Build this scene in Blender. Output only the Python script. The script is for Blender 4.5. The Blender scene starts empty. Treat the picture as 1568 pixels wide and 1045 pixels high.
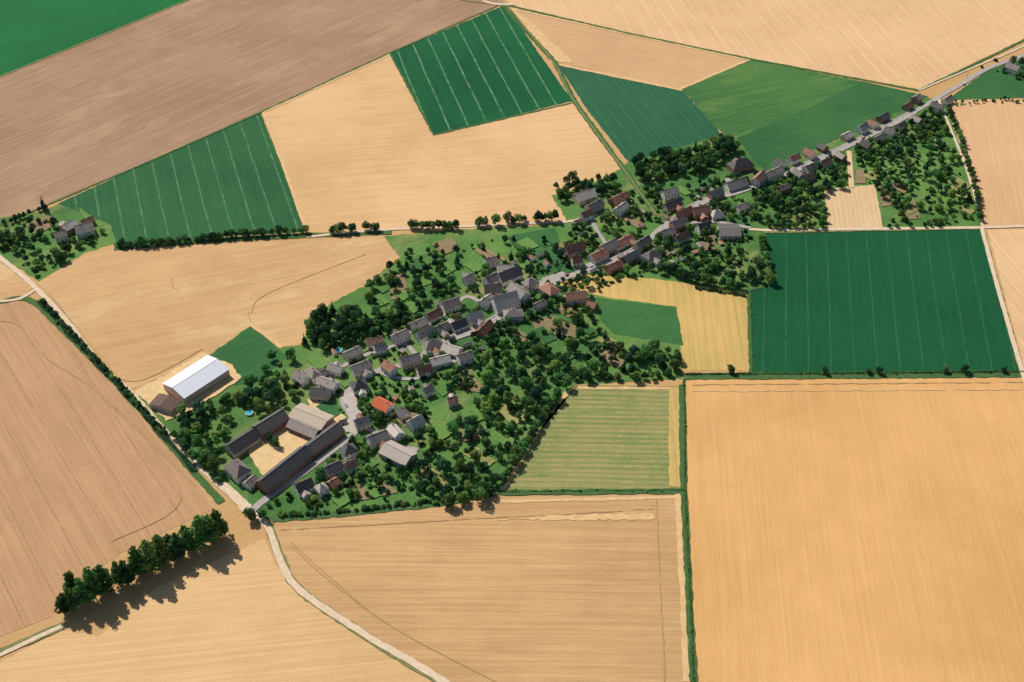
import bpy, math, random
import numpy as np
from mathutils import Vector
random.seed(7); RNG=np.random.default_rng(7)
R=math.radians
scene=bpy.context.scene
COL=scene.collection
# ------------------------------------------------------------------ survey: map sheet coords -> metres on the ground
H=650.0; D=R(40); TF=math.tan(R(22.5))
def W(u,v):
    x=(u-784)/784*TF; y=-(v-522.5)/784*TF
    t=H/(math.sin(D)-y*math.cos(D))
    return (t*x, t*(math.cos(D)+y*math.sin(D)))
def WP(l): return [W(*p) for p in l]
# ------------------------------------------------------------------ node helpers
class NT:
    def __init__(s,name):
        s.m=bpy.data.materials.new(name); s.m.use_nodes=True
        s.t=s.m.node_tree; s.t.nodes.clear()
        s.out=s.n('ShaderNodeOutputMaterial'); s.b=s.n('ShaderNodeBsdfPrincipled')
        s.b.inputs['Roughness'].default_value=.9
        s.b.inputs['Specular IOR Level'].default_value=.15
        s.l(s.b.outputs[0],s.out.inputs[0])
    def n(s,t,**k):
        x=s.t.nodes.new(t)
        for a,b in k.items(): setattr(x,a,b)
        return x
    def l(s,a,b): s.t.links.new(a,b)
    def put(s,inp,v):
        if isinstance(v,bpy.types.NodeSocket): s.l(v,inp)
        else: inp.default_value=v
    def math(s,op,a,b=0.0,c=None,clamp=False):
        x=s.n('ShaderNodeMath',operation=op,use_clamp=clamp)
        s.put(x.inputs[0],a); s.put(x.inputs[1],b)
        if c is not None: s.put(x.inputs[2],c)
        return x.outputs[0]
    def mix(s,f,a,b,mode='MIX'):
        x=s.n('ShaderNodeMix',data_type='RGBA',blend_type=mode)
        s.put(x.inputs[0],f)
        s.put(x.inputs[6],a if not isinstance(a,tuple) else (*a[:3],1)); s.put(x.inputs[7],b if not isinstance(b,tuple) else (*b[:3],1))
        return x.outputs[2]
    def noise(s,vec,scale,detail=3,rough=.55):
        x=s.n('ShaderNodeTexNoise'); x.inputs['Scale'].default_value=scale
        x.inputs['Detail'].default_value=detail; x.inputs['Roughness'].default_value=rough
        s.l(vec,x.inputs['Vector']); return x.outputs['Fac']
    def mapping(s,vec,rot=0,scale=(1,1,1)):
        x=s.n('ShaderNodeMapping'); x.inputs['Rotation'].default_value=(0,0,rot)
        x.inputs['Scale'].default_value=scale; s.l(vec,x.inputs['Vector']); return x.outputs[0]
def pxang(d):
    a=W(d[0],d[1]); b=W(d[2],d[3]); return math.atan2(b[1]-a[1],b[0]-a[0])
def crop(name,cA,cB,d=(0,500,100,500),tram=None,patch=1.2,streak=.8,grain=.9,cP=None,rows=None):
    s=NT(name); pos=s.n('ShaderNodeNewGeometry').outputs['Position']
    th=pxang(d)
    al=s.mapping(pos,-th)
    n1=s.noise(pos,.007,4,.6); n2=s.noise(s.mapping(al,0,(.010,.42,1)),1.0,4,.7); n3=s.noise(pos,.9,3,.75)
    n4=s.noise(pos,.05,3,.6)
    f=s.math('MULTIPLY_ADD',s.math('SUBTRACT',n1,.5),patch*1.6,.5)
    f=s.math('MULTIPLY_ADD',s.math('SUBTRACT',n2,.5),streak*2.3,f)
    f=s.math('MULTIPLY_ADD',s.math('SUBTRACT',n3,.5),grain*2.6,f)
    f=s.math('MULTIPLY_ADD',s.math('SUBTRACT',n4,.5),patch*.4,f,clamp=True)
    c=s.mix(f,cB,cA)
    if cP:
        n5=s.noise(s.mapping(al,0,(.6,1.5,1)),.014,6,.7)
        m=s.n('ShaderNodeMapRange'); m.inputs[1].default_value=.52; m.inputs[2].default_value=.7; s.l(n5,m.inputs[0])
        c=s.mix(m.outputs[0],c,cP)
    sep=s.n('ShaderNodeSeparateXYZ'); s.l(al,sep.inputs[0])
    def stripes(c,spacing,width,col,strength,off=0):
        y=s.math('MULTIPLY_ADD',s.math('SUBTRACT',s.noise(pos,.02,2),.5),2.0,sep.outputs[1])
        y=s.math('ADD',y,off)
        pp=s.math('PINGPONG',y,spacing/2)
        m=s.n('ShaderNodeMapRange'); m.inputs[1].default_value=width*.3; m.inputs[2].default_value=width*.8
        m.inputs[3].default_value=1; m.inputs[4].default_value=0; s.l(pp,m.inputs[0])
        br=s.n('ShaderNodeMapRange'); br.inputs[1].default_value=.35; br.inputs[2].default_value=.65; s.l(s.noise(s.mapping(al,0,(.09,.08,1)),1.0,5,.8),br.inputs[0])
        k=s.math('MULTIPLY',s.math('MULTIPLY',m.outputs[0],br.outputs[0]),strength)
        return s.mix(k,c,col)
    if rows: c=stripes(c,*rows)
    if tram: c=stripes(c,*tram)
    s.l(c,s.b.inputs['Base Color'])
    bp=s.n('ShaderNodeBump'); bp.inputs['Strength'].default_value=.6; bp.inputs['Distance'].default_value=.3
    s.l(n3,bp.inputs['Height']); s.l(bp.outputs[0],s.b.inputs['Normal'])
    return s.m
def plain(name,cA,cB,scale=.4,rough=.9,objrand=0,spec=.15,metal=0,coords='pos'):
    s=NT(name)
    pos=s.n('ShaderNodeNewGeometry').outputs['Position'] if coords=='pos' else s.n('ShaderNodeTexCoord').outputs['Object']
    f=s.math('MULTIPLY_ADD',s.math('SUBTRACT',s.noise(pos,scale,5,.65),.5),2.4,.5,clamp=True)
    c=s.mix(f,cA,cB)
    if objrand:
        o=s.n('ShaderNodeObjectInfo').outputs['Random']
        h=s.n('ShaderNodeHueSaturation'); s.l(c,h.inputs['Color'])
        s.l(s.math('MULTIPLY_ADD',o,objrand*2,1-objrand),h.inputs['Value']); c=h.outputs[0]
    s.l(c,s.b.inputs['Base Color']); s.b.inputs['Roughness'].default_value=rough
    s.b.inputs['Specular IOR Level'].default_value=spec; s.b.inputs['Metallic'].default_value=metal
    return s.m
def roofmat(name,cA,cB,corr=.9,rough=.7,vr=.7):
    s=NT(name); oc=s.n('ShaderNodeTexCoord').outputs['Object']
    n=s.noise(oc,.5,5,.7); n2=s.noise(s.mapping(oc,0,(.8,5,3)),1,2)
    f=s.math('MULTIPLY_ADD',s.math('SUBTRACT',n,.5),1.8,.5)
    f=s.math('MULTIPLY_ADD',s.math('SUBTRACT',n2,.5),1.0,f,clamp=True)
    c=s.mix(f,cA,cB)
    w=s.n('ShaderNodeTexWave',bands_direction='X'); w.inputs['Scale'].default_value=corr; w.inputs['Distortion'].default_value=.3
    s.l(oc,w.inputs['Vector'])
    c=s.mix(s.math('MULTIPLY',w.outputs['Fac'],.22),c,(cA[0]*.4,cA[1]*.4,cA[2]*.4))
    o=s.n('ShaderNodeObjectInfo').outputs['Random']
    h=s.n('ShaderNodeHueSaturation'); s.l(c,h.inputs['Color']); s.l(s.math('MULTIPLY_ADD',o,vr,1-vr*.5),h.inputs['Value'])
    s.l(h.outputs[0],s.b.inputs['Base Color']); s.b.inputs['Roughness'].default_value=rough; s.b.inputs['Specular IOR Level'].default_value=.3
    return s.m
def leafmat(name,cD,cL):
    s=NT(name)
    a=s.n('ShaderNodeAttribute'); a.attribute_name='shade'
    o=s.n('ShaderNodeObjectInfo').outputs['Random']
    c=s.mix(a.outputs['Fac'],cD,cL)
    h=s.n('ShaderNodeHueSaturation'); s.l(c,h.inputs['Color'])
    s.l(s.math('MULTIPLY_ADD',o,.9,.6),h.inputs['Value'])
    s.l(s.math('MULTIPLY_ADD',s.math('FRACT',s.math('MULTIPLY',o,7.3)),.07,.47),h.inputs['Hue'])
    s.l(h.outputs[0],s.b.inputs['Base Color']); s.b.inputs['Roughness'].default_value=.7
    tr=s.n('ShaderNodeBsdfTranslucent'); s.l(h.outputs[0],tr.inputs[0])
    mx=s.n('ShaderNodeMixShader'); mx.inputs[0].default_value=.35
    s.l(s.b.outputs[0],mx.inputs[1]); s.l(tr.outputs[0],mx.inputs[2]); s.l(mx.outputs[0],s.out.inputs[0])
    return s.m
# ------------------------------------------------------------------ mesh helpers
def mesh_obj(name,verts,faces,mats,fm=None,parent=None,smooth=False):
    me=bpy.data.meshes.new(name); me.from_pydata([tuple(v) for v in verts],[],faces)
    for m in (mats if isinstance(mats,(list,tuple)) else [mats]): me.materials.append(m)
    if fm is not None: me.polygons.foreach_set('material_index',fm)
    if smooth: me.polygons.foreach_set('use_smooth',[True]*len(me.polygons))
    me.update(); ob=bpy.data.objects.new(name,me); COL.objects.link(ob)
    if parent: ob.parent=parent
    return ob
ZC=[0.02]
def nz(): ZC[0]+=.006; return ZC[0]
def ragged(P,step=3.5,j=.45,closed=True):
    out=[]; n=len(P)
    for i in range(n if closed else n-1):
        a=P[i]; b=P[(i+1)%n]; L=math.dist(a,b); k=max(1,min(400,int(L/step)))
        nx,ny=-(b[1]-a[1])/max(L,.01),(b[0]-a[0])/max(L,.01)
        for q in range(k):
            t=q/k; o=random.uniform(-j,j)
            out.append((a[0]+(b[0]-a[0])*t+nx*o,a[1]+(b[1]-a[1])*t+ny*o))
    if not closed: out.append(P[-1])
    return out
def sheet(name,px,mat,j=.5,step=3.5,world=False):
    P=ragged(px if world else WP(px),step,j); z=nz()
    ob=mesh_obj(name,[(x,y,z) for x,y in P],[list(range(len(P)))],mat)
    if ob.data.polygons[0].normal.z<0: ob.data.flip_normals()
    return ob
def smoothline(P,step=4):
    out=[]; n=len(P)
    for i in range(n-1):
        p0=P[max(i-1,0)];p1=P[i];p2=P[i+1];p3=P[min(i+2,n-1)]
        k=max(1,int(math.dist(p1,p2)/step))
        for q in range(k):
            t=q/k
            out.append(tuple(.5*((2*p1[c])+(-p0[c]+p2[c])*t+(2*p0[c]-5*p1[c]+4*p2[c]-p3[c])*t*t+(-p0[c]+3*p1[c]-3*p2[c]+p3[c])*t**3) for c in (0,1)))
    out.append(P[-1]); return out
def normals(P):
    N=[]
    for i in range(len(P)):
        a=P[max(i-1,0)]; b=P[min(i+1,len(P)-1)]; L=max(math.dist(a,b),.001)
        N.append((-(b[1]-a[1])/L,(b[0]-a[0])/L))
    return N
def strip(name,px,w,mat,j=.25,off=0,smooth=True,step=4,world=False,z=None):
    P=px if world else WP(px)
    P=smoothline(P,step) if smooth else ragged(P,step,0,False)
    N=normals(P); z=z or nz(); V=[];F=[]
    for (x,y),(a,b) in zip(P,N):
        l=off+w/2+random.uniform(-j,j); r=off-w/2+random.uniform(-j,j)
        V+= [(x+a*l,y+b*l,z),(x+a*r,y+b*r,z)]
    for i in range(len(P)-1): F.append((2*i,2*i+1,2*i+3,2*i+2))
    return mesh_obj(name,V,F,mat)
ROADS=[]
# ------------------------------------------------------------------ materials
m_base=crop('soil_and_stubble',(.55,.34,.15),(.45,.27,.11),(0,500,100,460))
m_tanA=crop('ripe_wheat_gold',(.70,.40,.16),(.55,.30,.105),(1050,700,1060,1000),(19,.7,(.74,.47,.23),.35),1.3,.6,.8)
m_tanB=crop('ripe_wheat_pale',(.70,.45,.23),(.54,.33,.145),(500,330,900,290),(14,.8,(.44,.25,.11),.4),1.4,.9,.9)
m_tanC=crop('barley_pink',(.61,.38,.185),(.47,.28,.125),(60,470,500,390),(16,.8,(.36,.21,.11),.45),1.5,1.0,.9,cP=(.66,.46,.24))
m_tanD=crop('ripe_wheat_rows',(.58,.36,.17),(.44,.26,.115),(500,900,1000,905),(15,.8,(.66,.43,.22),.5),1.5,1.2,.9)
m_tanE=crop('ripe_wheat_fine',(.68,.44,.215),(.54,.33,.145),(100,1020,300,1000),(7,.7,(.76,.54,.30),.45),1.3,.9,.9)
m_tanU=crop('barley_far',(.72,.47,.26),(.57,.355,.175),(1000,0,1040,60),(16,1.2,(.80,.58,.37),.7),1.2,.8,.9)
m_tanU2=crop('barley_far_pink',(.60,.37,.19),(.49,.29,.14),(900,70,1100,110),None,1.3,.9,.8)
m_tanR=crop('barley_east',(.66,.41,.22),(.54,.32,.16),(1480,180,1500,320),(16,.8,(.72,.49,.28),.4),1.2,.8,.8)
m_brown=crop('brown_stubble',(.38,.235,.145),(.285,.170,.10),(0,250,500,35),(26,1.4,(.48,.335,.21),.6),1.4,1.5,.8,cP=(.43,.275,.16))
m_brownL=crop('brown_barley',(.51,.30,.155),(.40,.23,.115),(60,560,220,820),(24,1.2,(.29,.165,.08),.75),1.4,1.2,.9)
m_grnTop=crop('beet_green_bright',(.008,.16,.040),(.004,.105,.026),(0,90,290,-30),(12,1.0,(.01,.075,.03),.6),.9,.9,.7)
m_grnD=crop('beet_green_dark',(.009,.115,.038),(.003,.070,.024),(640,65,700,200),(20,1.5,(.20,.34,.16),.85),1.2,.7,.9)
m_grnE=crop('beet_green_east',(.009,.100,.034),(.004,.066,.023),(1350,360,1370,560),(18,.8,(.09,.21,.10),.5),1.2,.6,.8)
m_grnL=crop('green_crop_left',(.032,.128,.042),(.015,.085,.029),(400,172,466,352),(19,1.4,(.17,.30,.15),.65),1.4,.8,.9)
m_grnB=crop('blue_green_crop',(.030,.130,.058),(.017,.088,.042),(850,100,960,250),(14,.8,(.08,.20,.10),.6),1.0,.9,.8)
m_mead=crop('meadow_grass',(.085,.19,.045),(.032,.115,.035),(1100,180,1300,130),None,1.4,1.6,1.5,cP=(.12,.21,.05))
m_mead2=crop('meadow_grass_dark',(.05,.155,.042),(.026,.10,.034),(1150,230,1350,150),None,1.4,.9,1.1)
m_lawn=crop('garden_grass',(.12,.24,.055),(.045,.13,.033),(0,500,100,450),None,2.4,.4,1.6,cP=(.25,.26,.09))
m_mix=crop('cut_rows_green',(.11,.195,.05),(.28,.26,.10),(770,700,1040,705),(5.2,2.2,(.44,.32,.13),.75),1.3,1.5,1.1)
m_yel=crop('hay_rows',(.62,.40,.135),(.42,.31,.10),(1060,480,1070,560),(7,1.8,(.36,.27,.08),.5),1.5,1.1,1.0)
m_pale=crop('pale_plot',(.70,.50,.28),(.55,.37,.20),(1290,290,1300,345),(4.5,1.6,(.45,.31,.16),.6),1.2,.9,.9)
m_verge=plain('verge_grass',(.09,.16,.045),(.03,.09,.03),.3)
m_verged=plain('verge_grass_dry',(.30,.24,.10),(.09,.14,.045),.25)
m_head=plain('dry_headland',(.70,.48,.24),(.54,.34,.15),.15)
m_trk=plain('tractor_track',(.36,.22,.10),(.48,.29,.14),.2)
m_asph=plain('worn_asphalt',(.42,.37,.335),(.31,.28,.255),.2)
m_pave=plain('paving',(.50,.44,.38),(.38,.33,.29),.5)
m_dirt=plain('farm_track_dirt',(.72,.57,.41),(.54,.41,.27),.3)
m_yard=plain('yard_sand',(.74,.52,.26),(.55,.38,.19),.2)
m_soil=crop('garden_soil',(.36,.23,.14),(.20,.15,.08),(700,570,740,575),(2.4,1.1,(.08,.14,.04),.8),1.2,.6,1.2)
# ------------------------------------------------------------------ ground & fields
g=mesh_obj('ground',[(-9000,-3000,0),(9000,-3000,0),(9000,14000,0),(-9000,14000,0)],[(0,1,2,3)],m_base)
sheet('green_crop_field',[(-260,223),(0,117),(145,58),(290,-1),(540,-101),(600,-220),(-260,-220)],m_grnTop)
sheet('brown_stubble_field',[(-260,223),(0,118),(290,0),(540,-101),(860,-130),(768,6),(596,82),(400,172),(240,243),(85,308),(0,347),(-260,460)],m_brown)
sheet('barley_field',[(772,-6),(860,-130),(1900,-150),(1900,-60),(1568,62),(1500,92),(1407,139),(1150,91),(960,50),(782,10)],m_tanU)
sheet('barley_field',[(785,14),(960,53),(1150,92),(1100,110),(1045,137),(1000,128),(850,95)],m_tanU2)
sheet('green_crop_field',[(88,312),(240,243),(399,173),(430,250),(467,356),(350,362),(250,376),(175,378),(165,345),(120,325)],m_grnL)
sheet('wheat_field',[(401,172),(596,83),(664,208),(880,157),(958,262),(925,285),(880,340),(700,352),(600,352),(468,358),(430,250)],m_tanB)
sheet('beet_field',[(597,82),(773,8),(877,155),(664,207)],m_grnD)
sheet('green_crop_field',[(852,96),(1000,128),(1045,138),(1105,206),(1060,225),(1000,245),(965,252),(900,170)],m_grnB)
sheet('meadow',[(1045,137),(1150,92),(1320,125),(1422,148),(1400,165),(1280,215),(1170,265),(1120,215),(1090,190)],m_mead)
sheet('meadow',[(1128,212),(1240,165),(1322,125),(1422,148),(1400,165),(1280,215),(1170,265)],m_mead2)
sheet('barley_field',[(1449,156),(1900,140),(1900,345),(1505,347),(1480,250),(1453,190)],m_tanR)
sheet('meadow',[(1449,154),(1512,108),(1575,88),(1900,0),(1900,140)],m_mead2)
sheet('barley_field',[(1512,352),(1900,348),(1900,575),(1571,572)],m_tanU)
sheet('beet_field',[(1169,357),(1503,351),(1563,572),(1400,574),(1150,576),(1146,446),(1176,435)],m_grnE)
sheet('wheat_field',[(1047,580),(1568,575),(1900,575),(1900,1250),(1068,1250)],m_tanA)
sheet('wheat_field',[(415,795),(500,790),(660,774),(745,762),(1046,755),(1063,1045),(1068,1250),(860,1250),(690,1052),(560,973),(460,903),(430,850)],m_tanD)
sheet('wheat_field',[(-260,1110),(0,1015),(95,965),(150,975),(240,900),(405,825),(420,862),(458,907),(560,978),(690,1058),(850,1250),(-260,1250)],m_tanE)
sheet('barley_field',[(-260,462),(0,465),(45,463),(100,510),(200,612),(290,720),(325,780),(180,850),(85,915),(80,945),(0,975),(-260,1060)],m_brownL)
sheet('barley_field',[(58,432),(130,392),(175,382),(460,368),(590,362),(612,395),(562,437),(480,480),(462,528),(430,533),(385,498),(320,545),(215,592),(195,595),(150,540),(100,480)],m_tanC)
sheet('barley_field',[(-260,330),(0,400),(48,440),(40,458),(0,460),(-260,455)],m_tanC)
# village turf
sheet('village_grass',[(845,300),(925,275),(962,250),(1110,205),(1170,262),(1290,212),(1420,150),(1448,158),(1480,250),(1503,347),(1168,353),(1180,436),(1140,448),(1035,470),(1045,580),(880,590),(830,650),(765,755),(660,772),(500,790),(415,797),(390,790),(335,745),(240,660),(205,600),(320,545),(385,498),(430,533),(462,528),(480,480),(560,437),(612,395),(588,362),(700,352),(870,342)],m_lawn,1.2)
sheet('village_grass',[(-100,350),(60,325),(90,312),(170,345),(178,372),(130,388),(60,432),(0,392),(-100,360)],m_lawn,1.0)
sheet('meadow',[(318,546),(386,500),(440,546),(402,582),(360,592)],m_mead2)
sheet('hay_field',[(852,436),(880,420),(1000,427),(1141,447),(1152,568),(1047,568),(1035,470),(925,455)],m_yel)
sheet('meadow',[(912,456),(1036,471),(1046,530),(940,512),(918,490)],m_mead2)
sheet('cut_crop_field',[(885,590),(1040,592),(1046,750),(765,752),(800,700),(835,645)],m_mix)
sheet('stubble_plot',[(1262,290),(1340,283),(1352,350),(1268,350)],m_pale)
sheet('meadow',[(975,285),(1080,265),(1100,285),(1010,305)],m_mead)
sheet('meadow',[(985,305),(950,262),(1012,330),(1000,330)],m_verged)
sheet('garden_plot',[(778,362),(850,348),(872,410),(820,425)],m_mead2)
m_bright=crop('mown_lawn',(.15,.27,.06),(.075,.18,.045),(0,500,100,450),None,1,.4,1.2)
for q in [[(580,592),(612,596),(640,612),(620,622),(585,606)],[(940,300),(1000,290),(1040,300),(1000,312)],[(500,525),(525,515),(545,530),(515,545)],[(1060,385),(1130,405),(1125,412),(1055,400)],[(1390,250),(1430,240),(1440,270),(1400,280)],[(1400,300),(1450,290),(1465,320),(1415,330)],[(700,690),(740,685),(735,710),(700,712)],[(310,650),(345,640),(350,660),(320,672)],[(610,380),(655,372),(665,388),(620,395)],[(900,520),(960,520),(955,545),(905,545)],[(500,745),(560,752),(540,770),(480,768)],[(720,375),(770,370),(775,388),(725,392)],[(120,318),(160,345),(140,350)],[(1320,245),(1350,240),(1352,260),(1322,262)],[(640,620),(690,625),(680,645),(645,640)],[(880,355),(905,350),(905,368),(885,368)]]:
    sheet('lawn',q,m_bright,.5)
# dry headlands
def headland(px,w,off,mat=m_head,name='headland'): strip(name,px,w,mat,.6,off,False,5)
headland([(780,12),(1150,92),(1045,137)],4,-2)
headland([(1045,137),(852,97),(785,14)],5,2)
sheet('headland',[(785,14),(850,95),(880,97),(840,60),(815,35)],m_head,1.0)
sheet('headland',[(1407,139),(1360,128),(1385,117),(1400,118),(1420,132)],m_head,1.0)
headland([(468,358),(401,172),(596,83)],3,-2)
headland([(1047,755),(1063,1045)],4,-4.5)
headland([(1046,757),(760,764)],3,3)
headland([(885,592),(1040,594),(1046,748)],3,-1.5)
sheet('hay_strip',[(885,590),(865,600),(775,748),(765,752),(800,700),(835,645)],m_head,.8)
sheet('hay_strip',[(1024,595),(1040,593),(1046,748),(1024,745)],m_yel,.6)
sheet('headland',[(840,790),(1000,787),(1003,796),(840,797),(760,797)],m_head,1.0)
headland([(1005,765),(1018,1045)],.8,0,m_trk,'tractor_track')
headland([(430,812),(1000,780)],.7,0,m_trk,'tractor_track')
headland([(1060,590),(1568,586)],.8,0,m_trk,'tractor_track')
headland([(1060,600),(1568,597)],.8,0,m_head,'tractor_track')
for o in (0,6):
    strip('tractor_track',[(445,830+o),(500,880+o),(600,960),(760,1045)],.6,m_trk,.1)
    strip('tractor_track',[(66+o,480),(140,590),(200+o,650),(300,745)],.8,m_trk,.1)
    strip('tractor_track',[(70+o,450),(115,500),(160,565),(215,583),(310,535)],.8,m_trk,.1)
strip('tractor_track',[(0,492),(30,500),(70,548),(150,600),(230,680),(275,770),(170,830)],.8,m_trk,.1)
strip('tractor_track',[(385,480),(410,450),(560,390)],.6,m_trk,.1)
# verges
def verge(px,w,mat=m_verge,j=.6,**k): strip('grass_verge',px,w,mat,j,**k)
verge([(-260,223),(0,118),(290,0),(540,-101)],2.5,m_verged,smooth=False)
verge([(-100,390),(0,346),(85,309),(240,243),(400,172),(596,82),(768,7)],2.4,m_verge,smooth=False)
verge([(768,7),(850,96),(880,157),(957,262),(1005,328)],6,m_verge,smooth=False)
verge([(597,82),(664,207),(880,157)],2.2,m_verge,smooth=False)
verge([(775,8),(960,51),(1150,91),(1407,139),(1500,95),(1568,62),(1700,5)],3.5,m_verge,smooth=False)
verge([(0,463),(45,460),(100,508),(200,610),(290,715),(340,770)],6,m_verge)
verge([(1047,577),(1250,576),(1568,573),(1900,572)],8,m_verge,smooth=False)
verge([(1044,590),(1047,755),(1062,1045),(1068,1250)],5,m_verge,smooth=False)
verge([(415,797),(500,790),(660,774),(765,755),(1046,753)],5,m_verge,smooth=False)
verge([(175,381),(350,367),(470,361),(600,356)],7,m_verge,smooth=False)
verge([(1168,356),(1503,350),(1565,573)],4,m_verged,smooth=False)
verge([(1168,356),(1178,436),(1146,446),(1150,575)],3,m_verge,smooth=False)
verge([(-100,1040),(0,1000),(98,958)],6,m_verged)
verge([(385,498),(432,533)],4,m_head)
verge([(410,800),(430,855),(458,903),(560,974),(690,1054)],6,m_verged)
# tracks & roads
def road(name,px,w,mat,j=.2):
    ROADS.append((smoothline(WP(px),6),w)); return strip(name,px,w,mat,j)
road('farm_track',[(-60,350),(0,395),(53,440),(100,490),(150,555),(205,607),(265,675),(335,742),(382,782),(410,808),(430,860),(460,905),(560,973),(690,1052),(860,1190)],4.6,m_dirt,.35)
road('farm_track',[(-120,1058),(0,1004),(60,975),(98,958)],3,m_dirt)
road('farm_track',[(53,445),(30,458),(0,462),(-60,462)],3,m_dirt)
road('farm_track',[(205,607),(240,590),(290,560)],6,m_dirt,.5)
road('farm_track',[(470,364),(530,357),(600,352),(700,348),(800,343),(870,340),(915,330)],3,m_dirt)
road('farm_track',[(1503,350),(1530,450),(1570,585),(1610,700)],3.6,m_dirt)
road('farm_track',[(1150,350),(1168,353),(1350,351),(1503,349),(1620,346),(1900,345)],3.6,m_dirt)
road('farm_track',[(1435,148),(1450,185),(1480,260),(1505,348)],2.6,m_dirt)
road('farm_track',[(640,-40),(700,-2),(760,6),(775,8),(810,50),(850,100),(880,157),(956,262),(1005,330)],1.8,m_verged)
road('farm_track',[(740,2),(760,7),(790,7)],5,m_dirt)
road('farm_track',[(1407,139),(1500,100),(1570,70),(1700,0)],2.2,m_dirt)
road('farm_track',[(1300,232),(1302,260),(1304,288)],5,m_pale)
road('village_road',[(1800,-20),(1640,55),(1568,85),(1512,106),(1475,128),(1440,148),(1400,172),(1340,203),(1270,237),(1200,268),(1130,294),(1080,308),(1040,330),(1010,352),(985,376),(950,395),(910,408),(870,420),(832,432)],5.4,m_asph)
road('village_road',[(832,432),(800,455),(770,482),(730,505),(690,520),(650,545),(615,560),(580,568),(545,590),(525,612),(540,640),(545,660),(510,690),(450,735),(400,770),(385,785)],5.6,m_asph)
road('village_road',[(640,548),(620,528),(590,535),(545,550),(510,575),(490,600)],4,m_asph)
road('village_road',[(770,482),(745,470),(715,455),(690,475),(660,495),(600,522)],4,m_asph)
road('village_road',[(1010,352),(1040,345),(1090,340),(1150,350)],4,m_asph)
road('village_road',[(950,395),(925,370),(905,335),(915,325)],3.8,m_asph)
road('village_road',[(545,655),(570,660),(600,680),(640,690)],4,m_asph)
road('village_road',[(580,568),(600,578),(640,580),(680,560),(720,545)],3.6,m_asph)
for off in (3.4,-3.4):
    for px in ([(1400,172),(1340,203),(1270,237),(1200,268),(1130,294),(1080,308),(1040,330)],[(985,376),(950,395),(910,408),(870,420),(832,432)],[(770,482),(730,505),(690,520),(650,545)]):
        zz=nz()+.12
        s_=strip('pavement',px,1.2,m_pave,.03,off,z=zz)
        sm=s_.modifiers.new('kerb','SOLIDIFY'); sm.thickness=.13; sm.offset=-1
sheet('village_square',[(522,605),(545,600),(548,625),(560,640),(545,665),(520,660),(535,640)],m_pave,.3)
sheet('village_square',[(828,428),(905,402),(930,412),(870,428),(850,438)],m_asph,.3)
sheet('farmyard',[(378,690),(440,650),(480,675),(405,735)],m_yard,.4)
sheet('farmyard',[(470,612),(505,620),(530,640),(515,655),(480,640)],m_yard,.4)
sheet('farmyard',[(330,735),(350,742),(385,775),(375,790)],m_dirt,.5)
sheet('farmyard',[(205,600),(245,580),(310,540),(355,560),(370,580),(340,600),(300,625),(255,645)],m_yard,1.0)
for k,q in enumerate([[(705,565),(755,572),(745,605),(700,595)],[(815,490),(850,485),(890,505),(885,518),(820,512)],[(600,640),(640,625),(655,640),(620,655)],[(705,660),(745,655),(740,675),(710,678)],
        [(1345,285),(1360,285),(1365,315),(1350,318)],[(1310,260),(1325,260),(1325,282),(1310,282)],[(520,745),(590,740),(610,755),(540,770)],[(590,425),(620,420),(625,455),(600,460)],[(1370,310),(1400,305),(1410,335),(1385,338)],[(40,345),(75,330),(85,345),(55,362)],[(1065,365),(1095,360),(1100,385),(1075,385)],[(660,375),(690,365),(705,380),(680,392)],[(850,375),(870,370),(872,395),(856,398)]]):
    sheet('garden_bed',q,m_soil,.4)
# ------------------------------------------------------------------ buildings
RM={'g':roofmat('slate_weathered',(.31,.262,.23),(.19,.162,.146)),'d':roofmat('slate_dark',(.135,.122,.113),(.075,.07,.067)),
 'l':roofmat('fibre_cement_light',(.54,.465,.395),(.38,.325,.275),2),'r':roofmat('red_clay_tiles',(.70,.16,.055),(.50,.10,.035),vr=.1),
 'b':roofmat('brown_tiles',(.36,.17,.11),(.22,.11,.075)),'w':roofmat('white_sheet_roof',(.78,.79,.82),(.66,.68,.72),.22,.5,vr=.05),
 'o':roofmat('weathered_orange',(.52,.29,.19),(.36,.20,.13)),'t':roofmat('tan_sheet',(.56,.45,.34),(.43,.35,.27),2,vr=.1),'k':roofmat('rusty_battens',(.20,.10,.06),(.09,.055,.04),1.2)}
WM={'w':plain('white_render',(.82,.79,.74),(.70,.66,.60),.4,coords='obj',objrand=.1),'b':plain('red_brick',(.38,.17,.11),(.24,.11,.08),.9,coords='obj',objrand=.15),
    's':plain('beige_render',(.60,.50,.40),(.45,.38,.31),.4,coords='obj',objrand=.15)}
m_glass=plain('window_glass',(.03,.035,.04),(.05,.055,.06),.5,.15,spec=.5); m_frame=plain('window_frame',(.75,.73,.7),(.65,.63,.6),1)
m_door=plain('door_wood',(.16,.08,.04),(.09,.05,.03),1,coords='obj'); m_chim=plain('chimney_brick',(.30,.15,.10),(.2,.1,.07),2)
BL=[]  # footprints
def boxv(V,F,x0,x1,y0,y1,z0,z1):
    b=len(V); V+=[(x0,y0,z0),(x1,y0,z0),(x1,y1,z0),(x0,y1,z0),(x0,y0,z1),(x1,y0,z1),(x1,y1,z1),(x0,y1,z1)]
    F+=[(b,b+3,b+2,b+1),(b+4,b+5,b+6,b+7),(b,b+1,b+5,b+4),(b+1,b+2,b+6,b+5),(b+2,b+3,b+7,b+6),(b+3,b,b+4,b+7)]
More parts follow.
